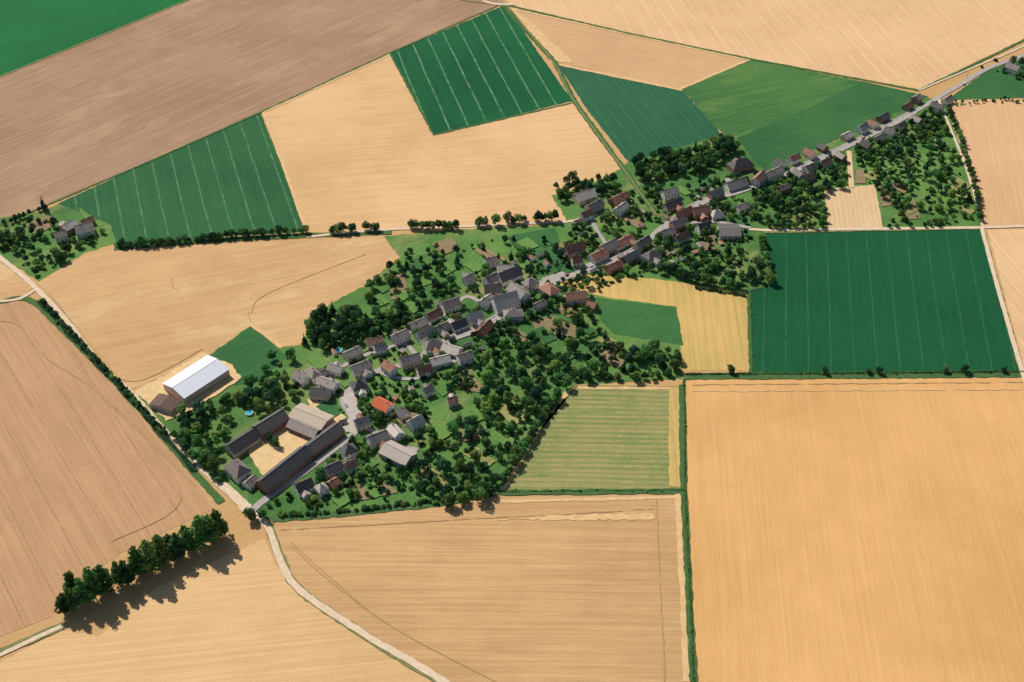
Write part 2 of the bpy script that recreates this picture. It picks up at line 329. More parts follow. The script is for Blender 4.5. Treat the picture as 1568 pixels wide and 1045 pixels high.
def volume(par,L,Wd,he,pitch,rm,wm,ox=0,oy=0,rot=0,win=True,chim=True,hip=0,over=.45):
    h2=Wd/2; rise=h2*math.tan(pitch); t=.2
    c,s=math.cos(rot),math.sin(rot)
    def T(V): return [(x*c-y*s+ox,x*s+y*c+oy,z) for x,y,z in V]
    x=L/2; zr=he+rise
    if hip:
        V=[];F=[]; boxv(V,F,-x,x,-h2,h2,-.3,he-.02)
    else:
        z1=he-.22; z2=zr-.25
        V=[(-x,-h2,-.3),(-x,h2,-.3),(-x,h2,z1),(-x,0,z2),(-x,-h2,z1),(x,-h2,-.3),(x,h2,-.3),(x,h2,z1),(x,0,z2),(x,-h2,z1)]
        F=[(0,4,3,2,1),(5,6,7,8,9),(0,5,9,4),(1,2,7,6),(0,1,6,5)]
    mesh_obj('walls',T(V),F,wm,parent=par)
    X=x+.35; Y=h2+over; ze=he-over*math.tan(pitch)
    if hip:
        q=min(x*.9,h2*hip)
        V=[(-X,-Y,ze),(X,-Y,ze),(X,Y,ze),(-X,Y,ze),(-X,-Y,ze+t),(X,-Y,ze+t),(X,Y,ze+t),(-X,Y,ze+t),(-x+q,0,zr+t),(x-q,0,zr+t)]
        F=[(0,3,2,1),(0,1,5,4),(1,2,6,5),(2,3,7,6),(3,0,4,7),(4,5,9,8),(5,6,9),(6,7,8,9),(7,4,8)]
    else:
        S=[(-Y,ze),(0,zr),(Y,ze),(Y,ze-t),(0,zr-t),(-Y,ze-t)]
        V=[(-X,a,b) for a,b in S]+[(X,a,b) for a,b in S]
        F=[(0,6,7,1),(1,7,8,2),(2,8,9,3),(3,9,10,4),(4,10,11,5),(5,11,6,0),(0,1,2,3,4,5),(6,11,10,9,8,7)]
    ob=mesh_obj('roof',T(V),F,rm,parent=par)
    if not hip:
        V=[];F=[]; boxv(V,F,-X-.02,X+.02,-.16,.16,zr-.06,zr+.07); mesh_obj('ridge_cap',T(V),F,RM['d'],parent=par)
    if win:
        V=[];F=[];V2=[];F2=[]
        fl=max(1,int(he/2.7))
        for sy in (-1,1):
            n=max(1,int(L/2.8))
            for k in range(n):
                for f in range(fl):
                    if random.random()<.15: continue
                    if f==0 and k==n//2: continue
                    cx=-x+L*(k+.5)/n; z0=1.0+f*2.7
                    if z0+1.3>he-.3: continue
                    ya,yb=sorted((sy*(h2+.002),sy*(h2+.05))); boxv(V2,F2,cx-.65,cx+.65,ya,yb,z0-.1,z0+1.4)
                    ya,yb=sorted((sy*(h2+.052),sy*(h2+.07))); boxv(V,F,cx-.52,cx+.52,ya,yb,z0,z0+1.28)
        for sx in (-1,1):
            for cy in (-h2*.45,h2*.45):
                for f in range(fl):
                    z0=1.0+f*2.7
                    if z0+1.3>he-.1: continue
                    xa,xb=sorted((sx*(x+.002),sx*(x+.05))); boxv(V2,F2,xa,xb,cy-.6,cy+.6,z0-.1,z0+1.4)
                    xa,xb=sorted((sx*(x+.052),sx*(x+.07))); boxv(V,F,xa,xb,cy-.48,cy+.48,z0,z0+1.28)
        if V:
            mesh_obj('window_frames',T(V2),F2,m_frame,parent=par); mesh_obj('windows',T(V),F,m_glass,parent=par)
        V=[];F=[]; boxv(V,F,-.55,.55,-h2-.07,-h2-.002,0,2.15); mesh_obj('door',T(V),F,m_door,parent=par)
    if chim:
        cx=random.choice((-1,1))*x*random.uniform(.3,.7) if not hip else 0
        V=[];F=[]; boxv(V,F,cx-.4,cx+.4,.25,.95,zr-1.2,zr+.9); boxv(V,F,cx-.48,cx+.48,.17,1.03,zr+.9,zr+1.0); mesh_obj('chimney',T(V),F,m_chim,parent=par)
    return zr
def skylights(par,L,Wd,he,pitch,n):
    V=[];F=[]
    for i in range(n):
        cx=random.uniform(-L*.38,L*.38); sy=random.choice((-1,1)); q=random.uniform(.35,.65)
        y0=Wd/2*q; w=.45; up=.22
        def zf(y): return he+(Wd/2-y)*math.tan(pitch)+up*.4
        b=len(V); V+=[(cx-w,sy*(y0+.5),zf(y0+.5)),(cx+w,sy*(y0+.5),zf(y0+.5)),(cx+w,sy*(y0-.5),zf(y0-.5)),(cx-w,sy*(y0-.5),zf(y0-.5))]; F.append((b,b+1,b+2,b+3))
    mesh_obj('skylights',V,F,m_glass,parent=par)
def building(name,e,Wd,he,rk,wk='w',pitch=40,wing=True,win=True,chim=True,hip=0,dv=7,sc=1.0):
    a=W(e[0],e[1]+dv); b=W(e[2],e[3]+dv)
    L=max(math.dist(a,b)*sc,7.5); ang=math.atan2(b[1]-a[1],b[0]-a[0]); Wd*=sc
    cx,cy=(a[0]+b[0])/2,(a[1]+b[1])/2
    p=bpy.data.objects.new(name,None); COL.objects.link(p); p.location=(cx,cy,.1); p.rotation_euler=(0,0,ang)
    p.empty_display_size=2
    pt=R(pitch)
    volume(p,L,Wd,he,pt,RM[rk],WM[wk],win=win,chim=chim,hip=hip)
    if win and not hip and random.random()<.5: skylights(p,L,Wd,he,pt,random.randint(1,3))
    BL.append((cx,cy,ang,L/2,Wd/2))
    if wing and random.random()<.38:
        sd=random.choice((-1,1)); wl=random.uniform(4,7); ww=min(Wd*.65,L*.45)
        oy=sd*(Wd/2+wl/2-1.2); ox=random.uniform(-L*.22,L*.22)
        volume(p,wl+2.4,ww,he*.7,pt*.85,RM[random.choice([rk,'g','b','l'])],WM[wk],ox,oy,math.pi/2,win=False,chim=False)
        BL.append((cx+ox*math.cos(ang)-oy*math.sin(ang),cy+ox*math.sin(ang)+oy*math.cos(ang),ang+math.pi/2,wl/2,ww/2))
    return p
HS='''500 722 522 712 8 g;455 750 478 740 9 d;487 752 500 745 7 g;525 694 545 686 9 d;566 676 592 666 10 g;600 655 612 668 8 g;545 650 565 644 8 g;628 652 646 642 9 g;
612 626 622 636 8 d;540 594 562 588 10 d;455 572 470 582 9 g;474 566 486 578 8 g;490 583 516 592 9 g;478 600 505 604 9 d;505 562 525 568 8 g;530 546 552 536 9 g;540 568 566 558 10 g;562 524 586 519 9 o;574 534 590 530 8 g;
603 520 624 510 9 g;628 500 652 490 9 g;640 516 662 506 9 g;655 485 674 476 9 b;678 470 702 462 10 g;668 504 686 496 8 g;692 500 712 492 9 d;718 490 736 482 9 g;734 510 750 494 9 b;
650 532 676 524 9 g;680 530 704 538 10 g;660 554 688 547 9 l;614 556 642 548 10 g;702 550 722 544 9 g;640 570 660 564 8 g;590 558 604 568 8 g;
744 432 760 424 9 g;762 410 786 408 9 l;764 428 794 416 12 d;742 444 768 442 12 d;784 440 804 456 12 g;756 468 790 458 16 l;738 466 752 456 9 g;772 482 800 480 9 g;744 402 760 398 8 g;804 438 820 430 9 g;712 430 724 424 8 g;
832 438 850 450 11 g;866 456 896 452 10 g;900 464 912 468 7 g;
866 386 892 376 10 g;876 400 890 398 8 b;906 396 926 386 9 g;922 382 942 372 10 l;940 376 966 362 9 g;954 398 976 386 9 g;974 378 992 366 8 g;930 412 950 404 8 b;988 396 1006 386 9 g;
882 304 908 296 13 l;900 320 920 310 9 g;890 332 904 326 8 g;936 308 958 298 10 b;944 324 958 314 8 g;1014 298 1036 292 9 g;1018 316 1040 308 9 d;1040 330 1056 322 9 b;1060 326 1084 322 10 b;1088 328 1104 324 9 g;1028 346 1050 340 9 g;1012 360 1030 354 8 g;1034 366 1052 358 8 b;1068 350 1084 346 8 g;
1118 256 1148 248 12 d;1112 284 1140 276 10 g;1086 298 1104 292 9 g;1128 318 1146 312 8 g;1156 278 1168 266 9 b;1172 270 1194 260 9 g;
98 352 116 342 10 g;118 354 144 348 13 l;86 362 104 358 9 g;128 340 144 334 8 b;1540 100 1558 106 10 g;820 470 834 464 7 g;1192 290 1206 285 7 g;1232 272 1244 266 7 b;650 600 662 595 6 g;686 615 700 612 6 b;530 716 546 708 7 b;505 742 518 734 7 g'''
for ln in HS.replace('\n','').split(';'):
    q=ln.split(); u=[float(x) for x in q[:4]]; 
    wk=random.choices('wsb',[.65,.2,.15])[0]
    if q[5]=='b' and random.random()<.5: wk='b'
    rk=q[5]
    if rk=='g': rk=random.choice('gggggdbbll')
    building('brick_house' if wk=='b' else 'village_house',u,float(q[4]),random.choice([4.2,5.6,5.8]),rk,wk,random.choice([36,40,44]),hip=random.choice([0]*6+[1.0]),sc=1.04)
building('village_house',(576,614,598,626),11,5,'r','w',34,wing=False)
building('farm_barn',(590,684,630,704),15,5,'l','s',24,wing=False,chim=False)
building('flat_roofed_hall',(1100,352,1132,352),19,5,'d','s',8,wing=False,chim=False)
# houses along the upper road
up=smoothline(WP([(1440,150),(1400,174),(1340,205),(1270,239),(1195,270)]),2)
N=normals(up)
i=4
while i<len(up)-6:
    for side in (1,-1):
        x,y=up[i]; a,b=N[i]
        pr=.8 if (i<70) else (.65 if side==-1 else .4)
        if random.random()>pr: continue
        Lh=random.uniform(9,13); wd=random.uniform(8,10); o=side*(5.4+wd/2+random.uniform(0,3))
        ang=math.atan2(-a,b) if random.random()<.6 else math.atan2(b,a)
        p=bpy.data.objects.new('village_house',None); COL.objects.link(p); p.location=(x+a*o,y+b*o,.1); p.rotation_euler=(0,0,ang)
        rk=random.choice('gggddbbl'); wk=random.choice('wwsb')
        he=random.choice([4.2,5.6]); volume(p,Lh,wd,he,R(random.choice([36,42])),RM[rk],WM[wk])
        BL.append((x+a*o,y+b*o,ang,Lh/2,wd/2))
    i+=random.randint(8,11)
# big courtyard farm
building('farm_stable',(352,690,392,664),13,5,'d','s',38,wing=False,chim=False)
building('farm_stable',(394,662,436,636),13,6,'d','b',38,wing=False,chim=False)
building('farm_barn',(402,746,470,692),13,6,'d','b',40,wing=False,chim=False)
building('farm_barn',(472,690,520,654),12,5,'d','b',36,wing=False,chim=False)
building('machine_hall',(452,628,502,648),17,5,'t','s',14,wing=False,win=False,chim=False)
building('farm_stable',(446,646,488,664),11,4.5,'g','b',30,wing=False,chim=False)
building('farmhouse',(356,712,376,730),12,7,'g','w',46,wing=False,hip=.8)
building('farm_stable',(378,742,392,730),8,4,'g','w',35,wing=False,chim=False)
building('white_roofed_barn',(268,600,336,556),26,7,'w','s',14,wing=False,win=False,chim=False,dv=9)
building('timber_shed',(247,622,262,606),20,4.5,'k','s',10,wing=False,win=False,chim=False,dv=9)
def pip(p,P):
    x,y=p; c=False; j=len(P)-1
    for i in range(len(P)):
        if (P[i][1]>y)!=(P[j][1]>y) and x<(P[j][0]-P[i][0])*(y-P[i][1])/(P[j][1]-P[i][1])+P[i][0]: c=not c
        j=i
    return c
RS=[(np.array(P),w) for P,w in ROADS]
def free(x,y,r,rr=1.0):
    for cx,cy,a,l,w in BL:
        dx,dy=x-cx,y-cy
        if abs(dx)+abs(dy)>60: continue
        lx=abs(dx*math.cos(a)+dy*math.sin(a))-l; ly=abs(-dx*math.sin(a)+dy*math.cos(a))-w
        if max(lx,ly)<r: return False
    for P,w in RS:
        if np.min((P[:,0]-x)**2+(P[:,1]-y)**2)<(w/2+rr+1.5)**2: return False
    return True
village=WP([(455,560),(560,520),(700,450),(760,395),(860,380),(900,300),(960,300),(1040,290),(1110,280),(1160,330),(1100,390),(960,420),(900,470),(810,490),(740,540),(660,590),(640,660),(500,760),(450,760),(520,680),(520,600)])
k=0
while k<28:
    x=random.uniform(-260,260); y=random.uniform(500,1150)
    if pip((x,y),village) and free(x,y,4):
        p=bpy.data.objects.new('garden_shed',None); COL.objects.link(p); p.location=(x,y,.1); a=random.choice([.6,2.1])+random.uniform(-.2,.2); p.rotation_euler=(0,0,a)
        l=random.uniform(3.5,7); w=random.uniform(3,4.5)
        volume(p,l,w,2.5,R(random.choice([15,30])),RM[random.choice('ggbbd')],WM[random.choice('wsb')],win=False,chim=False,over=.25)
        V=[];F=[]; boxv(V,F,-.5,.5,-w/2-.05,-w/2-.002,0,2); mesh_obj('door',V,F,m_door,parent=p)
        BL.append((x,y,a,l/2,w/2)); k+=1
# garden parcels (patchwork of lawns, beds and rough grass)
GP=WP([(470,560),(560,440),(620,390),(760,370),(870,360),(950,300),(1110,280),(1160,330),(1130,400),(960,420),(900,450),(1000,540),(870,580),(780,700),(660,740),(500,770),(520,680)])
OP=WP([(1160,300),(1300,230),(1440,180),(1490,330),(1170,345)])
PP_=WP([(1250,278),(1355,272),(1368,362),(1250,362)]); MP_=WP([(900,445),(1050,460),(1060,540),(930,525)])
m_dryg=crop('dry_grass',(.34,.31,.12),(.16,.19,.06),(0,500,100,450),None,2,.6,1.5)
PARC=[]; tries=0
while len(PARC)<80 and tries<4000:
    tries+=1
    x=random.uniform(-290,520); y=random.uniform(480,1400)
    if not (pip((x,y),GP) or pip((x,y),OP)) or pip((x,y),PP_) or pip((x,y),MP_) or not free(x,y,5,5): continue
    if any((x-a)**2+(y-b)**2<17**2 for a,b in PARC): continue
    PARC.append((x,y)); a=.72+random.uniform(-.15,.15); hw=random.uniform(4,7.5); hl=random.uniform(6,12); ca,sa=math.cos(a),math.sin(a)
    q=[(x+u*hw*ca-v*hl*sa,y+u*hw*sa+v*hl*ca) for u,v in ((-1,-1),(1,-1.05),(1.05,1),(-.95,1))]
    sheet('garden_parcel',q,random.choice([m_bright,m_bright,m_bright,m_soil,m_mead2,m_dryg,m_lawn]),.35,2,world=True)
# ------------------------------------------------------------------ trees
m_bark=plain('bark',(.12,.085,.06),(.06,.045,.03),2,coords='obj')
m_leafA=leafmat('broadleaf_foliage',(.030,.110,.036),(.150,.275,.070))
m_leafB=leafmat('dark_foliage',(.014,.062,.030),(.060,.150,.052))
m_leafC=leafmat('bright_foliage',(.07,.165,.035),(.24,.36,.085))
def tube(V,F,a,b,r0,r1,n=6):
    a=Vector(a);b=Vector(b);d=(b-a).normalized(); u=d.orthogonal().normalized(); w=d.cross(u); s=len(V)
    for c,r in ((a,r0),(b,r1)):
        for k in range(n):
            t=2*math.pi*k/n; V.append(tuple(c+u*math.cos(t)*r+w*math.sin(t)*r))
    for k in range(n): F.append((s+k,s+(k+1)%n,s+n+(k+1)%n,s+n+k))
def leafquads(P,Nn,size,rng):
    n=len(P); r=rng.normal(size=(n,3)); t=np.cross(Nn,r); t/=np.linalg.norm(t,axis=1)[:,None]+1e-6; b=np.cross(Nn,t)
    s=(size*rng.uniform(.55,1.25,n))[:,None]; s2=s*rng.uniform(.5,1,n)[:,None]
    return np.stack([P-t*s-b*s2*.6,P+t*s*.7-b*s2,P+t*s+b*s2*.7,P-t*s*.6+b*s2],1).reshape(-1,3)
def tree_mesh(name,lobes,n,size,leaf,trunk_h,tr,seed):
    rng=np.random.default_rng(seed); V=[];F=[]
    tube(V,F,(0,0,-.3),(0.1,0.05,trunk_h),tr,tr*.6,8)
    for c,r in lobes[:9]: tube(V,F,(0.1,.05,trunk_h*.8),(c[0]*.8,c[1]*.8,c[2]),tr*.45,tr*.12,5)
    nb=len(F); vols=np.array([r[0]*r[1]+r[0]*r[2] for c,r in lobes]); vols/=vols.sum()
    PP=[];NN=[];SS=[]
    for (c,r),v in zip(lobes,vols):
        k=int(n*v); d=rng.normal(size=(k,3)); d/=np.linalg.norm(d,axis=1)[:,None]
        c=np.array(c);r=np.array(r); bump=1+.14*np.sin(d[:,0]*7+c[0])*np.sin(d[:,1]*6+c[1]*3)+.10*np.sin(d[:,2]*9+c[2])
        p=c+d*r*(rng.uniform(.72,1.06,k)*bump)[:,None]
        nn=d/r; nn/=np.linalg.norm(nn,axis=1)[:,None]; nn=nn+rng.normal(size=(k,3))*.45; nn/=np.linalg.norm(nn,axis=1)[:,None]
        keep=np.ones(k,bool)
        for c2,r2 in lobes:
            q=(p-np.array(c2))/np.array(r2); keep&=(np.sum(q*q,1)>.45)
        ls=rng.uniform(.0,.85)
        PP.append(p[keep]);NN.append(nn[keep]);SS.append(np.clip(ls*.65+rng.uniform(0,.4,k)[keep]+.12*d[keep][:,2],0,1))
    P=np.concatenate(PP);Nn=np.concatenate(NN);S=np.concatenate(SS)
    Q=leafquads(P,Nn,size,rng); b=len(V); m=len(P)
    V=V+[tuple(x) for x in Q]; F=F+[(b+4*i,b+4*i+1,b+4*i+2,b+4*i+3) for i in range(m)]
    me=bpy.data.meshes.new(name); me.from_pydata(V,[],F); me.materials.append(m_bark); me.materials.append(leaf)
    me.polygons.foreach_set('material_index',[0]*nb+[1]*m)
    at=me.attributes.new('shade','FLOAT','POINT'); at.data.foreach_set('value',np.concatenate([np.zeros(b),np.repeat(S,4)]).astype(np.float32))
    me.update(); return me
def mk_round(seed,h,rad,leaf,n=1300,size=.5):
    rn=random.Random(seed); L=[((0,0,h*.55),(rad*.58,rad*.58,h*.30))]
    for k in range(12):
        a=rn.uniform(0,6.28); d=rad*rn.uniform(.35,.72); z=h*rn.uniform(.34,.8); r=rad*rn.uniform(.24,.44)
        L.append(((math.cos(a)*d*(1.15-z/h*.4),math.sin(a)*d*(1.15-z/h*.4),z),(r,r,r*rn.uniform(.8,1.1))))
    L.append(((rn.uniform(-.8,.8),rn.uniform(-.8,.8),h*.86),(rad*.36,rad*.36,h*.13)))
    return tree_mesh('tree',L,n,size,leaf,h*.4,.28,seed)
def mk_tall(seed,h,rad,leaf,n=2600):
    rn=random.Random(seed); L=[]
    for k in range(24):
        t=k/23; z=h*(.14+.78*t); rr=rad*(1-abs(t-.35)*1.1)+.5; a=k*2.4+rn.uniform(-.6,.6); d=rr*rn.uniform(.2,.68)
        L.append(((math.cos(a)*d,math.sin(a)*d,z),(rr*.42*rn.uniform(.8,1.2),rr*.42,h*.08*rn.uniform(.8,1.3))))
    return tree_mesh('tall',L,n,.6,leaf,h*.5,.35,seed)
def mk_con(seed,h,rad):
    rn=random.Random(seed); L=[]
    for k in range(12):
        t=k/11; z=h*(.14+.8*t); rr=rad*(1-t)*.9+.3
        for j in range(max(1,int(5*(1-t)))):
            a=rn.uniform(0,6.28); L.append(((math.cos(a)*rr*.5,math.sin(a)*rr*.5,z),(rr*.55,rr*.55,h*.05)))
    return tree_mesh('conifer',L,1500,.4,m_leafB,h*.8,.22,seed)
def mk_bush(seed,h,rad,leaf):
    rn=random.Random(seed); L=[]
    for k in range(6):
        a=rn.uniform(0,6.28); d=rad*rn.uniform(0,.6); r=rad*rn.uniform(.35,.55)
        L.append(((math.cos(a)*d,math.sin(a)*d,h*rn.uniform(.35,.65)),(r,r,h*.36)))
    return tree_mesh('bush',L,380,.36,leaf,h*.3,.08,seed)
RT=[mk_round(10+i,9+i%4,4.6+.5*(i%3),[m_leafA,m_leafA,m_leafB,m_leafC,m_leafC,m_leafA,m_leafB,m_leafA][i]) for i in range(8)]
TT=[mk_tall(30+i,21+1.3*i,6.6+.4*(i%2),[m_leafA,m_leafB,m_leafA,m_leafA][i]) for i in range(4)]
CT=[mk_con(50+i,13+i,3.2) for i in range(2)]
BT=[mk_bush(60+i,2.6,2.2,[m_leafA,m_leafC,m_leafB][i]) for i in range(3)]
TREES=[]
def place(name,me,x,y,s,sz=1.0):
    ob=bpy.data.objects.new(name,me); COL.objects.link(ob); ob.location=(x,y,.1); ob.rotation_euler=(0,0,random.uniform(0,6.28))
    q=random.uniform(.88,1.12); ob.scale=(s*q,s/q,s*sz*random.uniform(.9,1.12)); return ob
def scatter(px,dens,smin=.5,smax=1.05,dark=.2,con=.05,bush=.25,spacing=6.4,clear=1.0,dv=6):
    P=[W(u,v+dv) for u,v in px]; xs=[p[0] for p in P]; ys=[p[1] for p in P]
    A=abs(sum(P[i-1][0]*P[i][1]-P[i][0]*P[i-1][1] for i in range(len(P))))/2
    n=int(A*dens); c=0; tries=0
    while c<n and tries<n*14:
        tries+=1; x=random.uniform(min(xs),max(xs)); y=random.uniform(min(ys),max(ys))
        if not pip((x,y),P) or pip((x,y),MP_): continue
        b=random.random()<bush; s=smin+(smax-smin)*random.random()**1.2; r=(1.5 if b else 4.6*s*.5+clear)
        if not free(x,y,r,1.0 if b else 2.6): continue
        sp=2.2 if b else spacing*s
        if any((x-a)**2+(y-d)**2<(sp*.5+q*.5)**2 for a,d,q in TREES): continue
        TREES.append((x,y,sp)); c+=1
        if b: place('garden_bush',random.choice(BT),x,y,random.uniform(.6,1.4))
        elif random.random()<con: place('conifer_tree',random.choice(CT),x,y,s*random.uniform(.7,1.1))
        else:
            me=random.choice([RT[2],RT[6]]) if random.random()<dark else random.choice(RT)
            place('broadleaf_tree',me,x,y,s)
def row(px,step,s,name='broadleaf_tree',meshes=None,jit=1.0,dv=4,skip=.05):
    P=smoothline([W(u,v+dv) for u,v in px],1.0); acc=0
    for i in range(1,len(P)):
        acc+=math.dist(P[i],P[i-1])
        if acc>=step:
            acc-=step*random.uniform(.8,1.2)
            if random.random()<skip: continue
            place(name,random.choice(meshes or RT),P[i][0]+random.uniform(-jit,jit),P[i][1]+random.uniform(-jit,jit),s*random.uniform(.8,1.2))
            TREES.append((P[i][0],P[i][1],4*s))
DK=[RT[0],RT[1],RT[2],RT[6],RT[5]]
# avenues
row([(82,935),(150,903),(200,878),(250,853),(300,828),(352,802)],7.6,1.08,'poplar_tree',TT,1.6,dv=14,skip=0)
row([(84,912),(150,886),(200,862),(250,838),(300,813)],14,.8,'poplar_tree',TT,2.2,dv=10,skip=.1)
row([(172,376),(250,371),(350,361),(467,352)],4.6,.68,meshes=DK)
row([(500,353),(585,349)],5.0,.86,meshes=DK); row([(620,347),(705,346)],5.2,.86,meshes=DK); row([(726,342),(850,333)],5.2,.9,meshes=DK)
row([(64,462),(100,503),(150,556),(200,610),(255,670)],3.0,1.2,'hedge_bush',BT,1.0,dv=0)
row([(64,460),(100,501),(150,554),(200,608),(258,670)],5.0,.46,'broadleaf_tree',[RT[2],RT[0],RT[6]],1.0,dv=0)
row([(420,790),(500,784),(660,768)],3.6,1.1,'hedge_bush',BT,.8,dv=2)
row([(262,660),(300,700),(335,735)],6,.7); row([(395,780),(470,745)],7,.45)
row([(1450,160),(1470,215),(1490,280),(1500,335)],6,.62); row([(1165,360),(1178,432)],6,.8); row([(1010,405),(1060,428),(1140,440)],5.5,.88,skip=0,meshes=DK)
row([(1170,345),(1260,345)],5,.6); row([(1350,345),(1440,343)],7,.5)
row([(0,345),(30,332),(75,315)],5,.55,meshes=[RT[2],RT[6]]); row([(860,600),(830,640),(798,695),(770,738)],6,.8,skip=0)
row([(765,748),(1040,748)],12,.5,'hedge_bush',BT); row([(1200,570),(1560,568)],14,.6,'hedge_bush',BT)
row([(1060,437),(1140,449)],3,1,'hedge_bush',BT,.5)
for u,v,s in [(1118,567,.8),(1263,568,.55),(1330,569,.5),(1346,568,.6),(1446,566,.7),(1476,566,.65),(1536,567,.5),(383,792,1.1),(404,790,.9),(418,548,.8),(422,680,.8),(414,672,.7),(688,770,1.3),(735,762,1.2)]:
    x,y=W(u,v+4); place('broadleaf_tree',random.choice(RT[:3]),x,y,s); TREES.append((x,y,4))
for u,v,s in [(68,318,1.15),(612,480,.9),(592,500,.9),(700,400,.9),(740,380,.6),(880,470,.8),(1350,250,.8)]:
    x,y=W(u,v+4); place('conifer_tree',random.choice(CT),x,y,s); TREES.append((x,y,4))
# woods & gardens
D1=.019
scatter([(470,492),(500,472),(560,478),(612,470),(625,500),(560,520),(500,533),(465,525)],.021,.85,1.2,.5,.2,.05,5.8)
scatter([(965,245),(1060,225),(1110,205),(1128,225),(1100,245),(1075,260),(985,276)],D1,.75,1.15,.4,.05,.05,5.8)
scatter([(848,280),(895,268),(945,272),(955,292),(920,292),(880,300),(862,308)],D1,.7,1.1,.3,.05,.1,5.8)
scatter([(745,510),(800,522),(870,525),(935,510),(1000,520),(1036,540),(1046,570),(960,578),(880,582),(850,600),(828,640),(796,690),(765,735),(700,748),(640,738),(632,705),(655,655),(705,640),(735,610),(750,570),(720,555)],.0118,.55,1.22,.1,.03,.15,7.0)
scatter([(560,440),(600,398),(660,392),(690,420),(700,445),(660,470),(625,480),(600,455),(570,470)],.0115,.55,1.05,.25,.06,.3)
scatter([(600,398),(640,370),(760,362),(850,360),(800,395),(740,400),(690,420)],.007,.4,.85,.1,.05,.4)
scatter([(255,642),(300,618),(360,600),(420,570),(470,598),(430,625),(360,648),(340,680),(335,735),(300,700)],.0125,.65,1.2,.2,.04,.1)
scatter([(1310,218),(1350,202),(1440,182),(1468,240),(1497,335),(1440,340),(1365,345),(1345,285),(1312,262)],.0115,.45,1.0,.1,.03,.25)
scatter([(1148,300),(1200,280),(1290,240),(1300,280),(1258,290),(1265,342),(1170,345),(1145,320)],.0135,.55,1.05,.2,.03,.2)
scatter([(1040,392),(1090,400),(1140,412),(1160,372),(1172,430),(1130,436),(1060,425),(1000,412)],.011,.6,1.05,.3,.05,.2)
scatter([(0,350),(40,335),(160,335),(165,365),(120,375),(95,415),(40,425),(0,398)],.0105,.5,1.1,.3,.08,.25)
scatter([(-100,350),(0,350),(0,398),(-100,350)],.02,.5,1)
scatter([(640,740),(700,748),(765,742),(740,765),(660,768)],.018,.8,1.25,.2,0,.05)
scatter([(415,785),(480,755),(520,735),(640,740),(650,762),(500,778)],.009,.4,.8,.2,.05,.5)
scatter([(800,520),(830,500),(905,455),(940,500),(1000,515),(930,512),(870,527)],.010,.45,1.0)
scatter([(395,560),(440,540),(470,565),(455,580),(420,575)],.014,.5,1.0)
scatter([(1500,98),(1530,85),(1568,78),(1620,60),(1620,120),(1560,125),(1540,108)],.012,.5,.9)
scatter([(1460,150),(1600,145),(1600,150),(1460,156)],.03,.3,.5)
scatter([(480,560),(560,520),(640,480),(700,440),(760,390),(860,375),(900,300),(960,290),(1040,280),(1110,270),(1160,330),(1140,400),(1000,410),(940,430),(900,470),(810,490),(740,540),(730,590),(660,600),(650,660),(640,740),(500,770),(430,770),(520,680),(520,600)],.0135,.35,.9,.2,.05,.42,5,.2)
scatter([(1110,270),(1180,262),(1270,225),(1440,158),(1450,200),(1300,250),(1180,300)],.018,.35,.85,.2,.05,.3,5,.2)
# hedges
def hedge(px,w=1.6,h=1.6,leaf=m_leafA,dens=14,world=False):
    P=smoothline(px if world else WP(px),1.0); rng=np.random.default_rng(len(P)); A=np.array(P); n=int(len(P)*dens)
    i=rng.integers(0,len(P),n); Nn=np.array(normals(P))[i]
    hh=h*(.75+.35*np.sin(i*.21)*np.sin(i*.073)); off=rng.uniform(-w/2,w/2,n)*(.7+.4*np.sin(i*.13)); z=hh*np.sqrt(rng.uniform(.05,1,n))*(1-.4*(2*off/w)**2)
    p=np.column_stack([A[i]+Nn*off[:,None]+rng.normal(size=(n,2))*.3,z+.1]); nn=np.column_stack([Nn*off[:,None],np.full(n,.7)])+rng.normal(size=(n,3))*.4
    nn/=np.linalg.norm(nn,axis=1)[:,None]; Q=leafquads(p,nn,.4,rng)
    me=bpy.data.meshes.new('hedge'); me.from_pydata([tuple(q) for q in Q],[],[(4*k,4*k+1,4*k+2,4*k+3) for k in range(n)]); me.materials.append(leaf)
    at=me.attributes.new('shade','FLOAT','POINT'); at.data.foreach_set('value',np.repeat(rng.uniform(0,1,n),4).astype(np.float32))
    ob=bpy.data.objects.new('hedge',me); COL.objects.link(ob)
hedge([(1047,582),(1049,650),(1049,755),(1056,900),(1062,1045),(1066,1150)],2.0,1.3,m_leafA,14)
hedge([(1050,574),(1250,573),(1560,570),(1700,569)],3.0,1.5,m_leafA,14)
hedge([(62,462),(100,504),(150,557),(200,611),(262,680),(300,722)],6.5,2.8,m_leafB,42)
hedge([(178,380),(350,366),(465,360)],2.5,1.8); hedge([(770,754),(1045,751)],1.6,1.0,m_leafA,10)
hedge([(1050,380),(1135,402)]); hedge([(1135,402),(1130,365)]); hedge([(1050,380),(1045,360)],1.4,1.4)
hedge([(1150,450),(1152,570)],1.2,.9,m_leafA,8)
hedge([(850,490),(888,498)]); hedge([(888,498),(884,518)]); hedge([(780,365),(820,425)],1.2,1.4); hedge([(1365,290),(1390,340)]); hedge([(555,635),(600,650)]); hedge([(590,640),(640,628)])
for x,y in PARC[::3]:
    a=.72+math.pi/2; l=random.uniform(8,13)
    if not free(x+7+l*math.cos(a)*.5,y-6+l*math.sin(a)*.5,4,4): continue
    hedge([(x+7,y-6),(x+7+l*math.cos(a)*.5,y-6+l*math.sin(a)*.5),(x+7+l*math.cos(a),y-6+l*math.sin(a))],1.3,1.5,random.choice([m_leafA,m_leafB]),12,True)
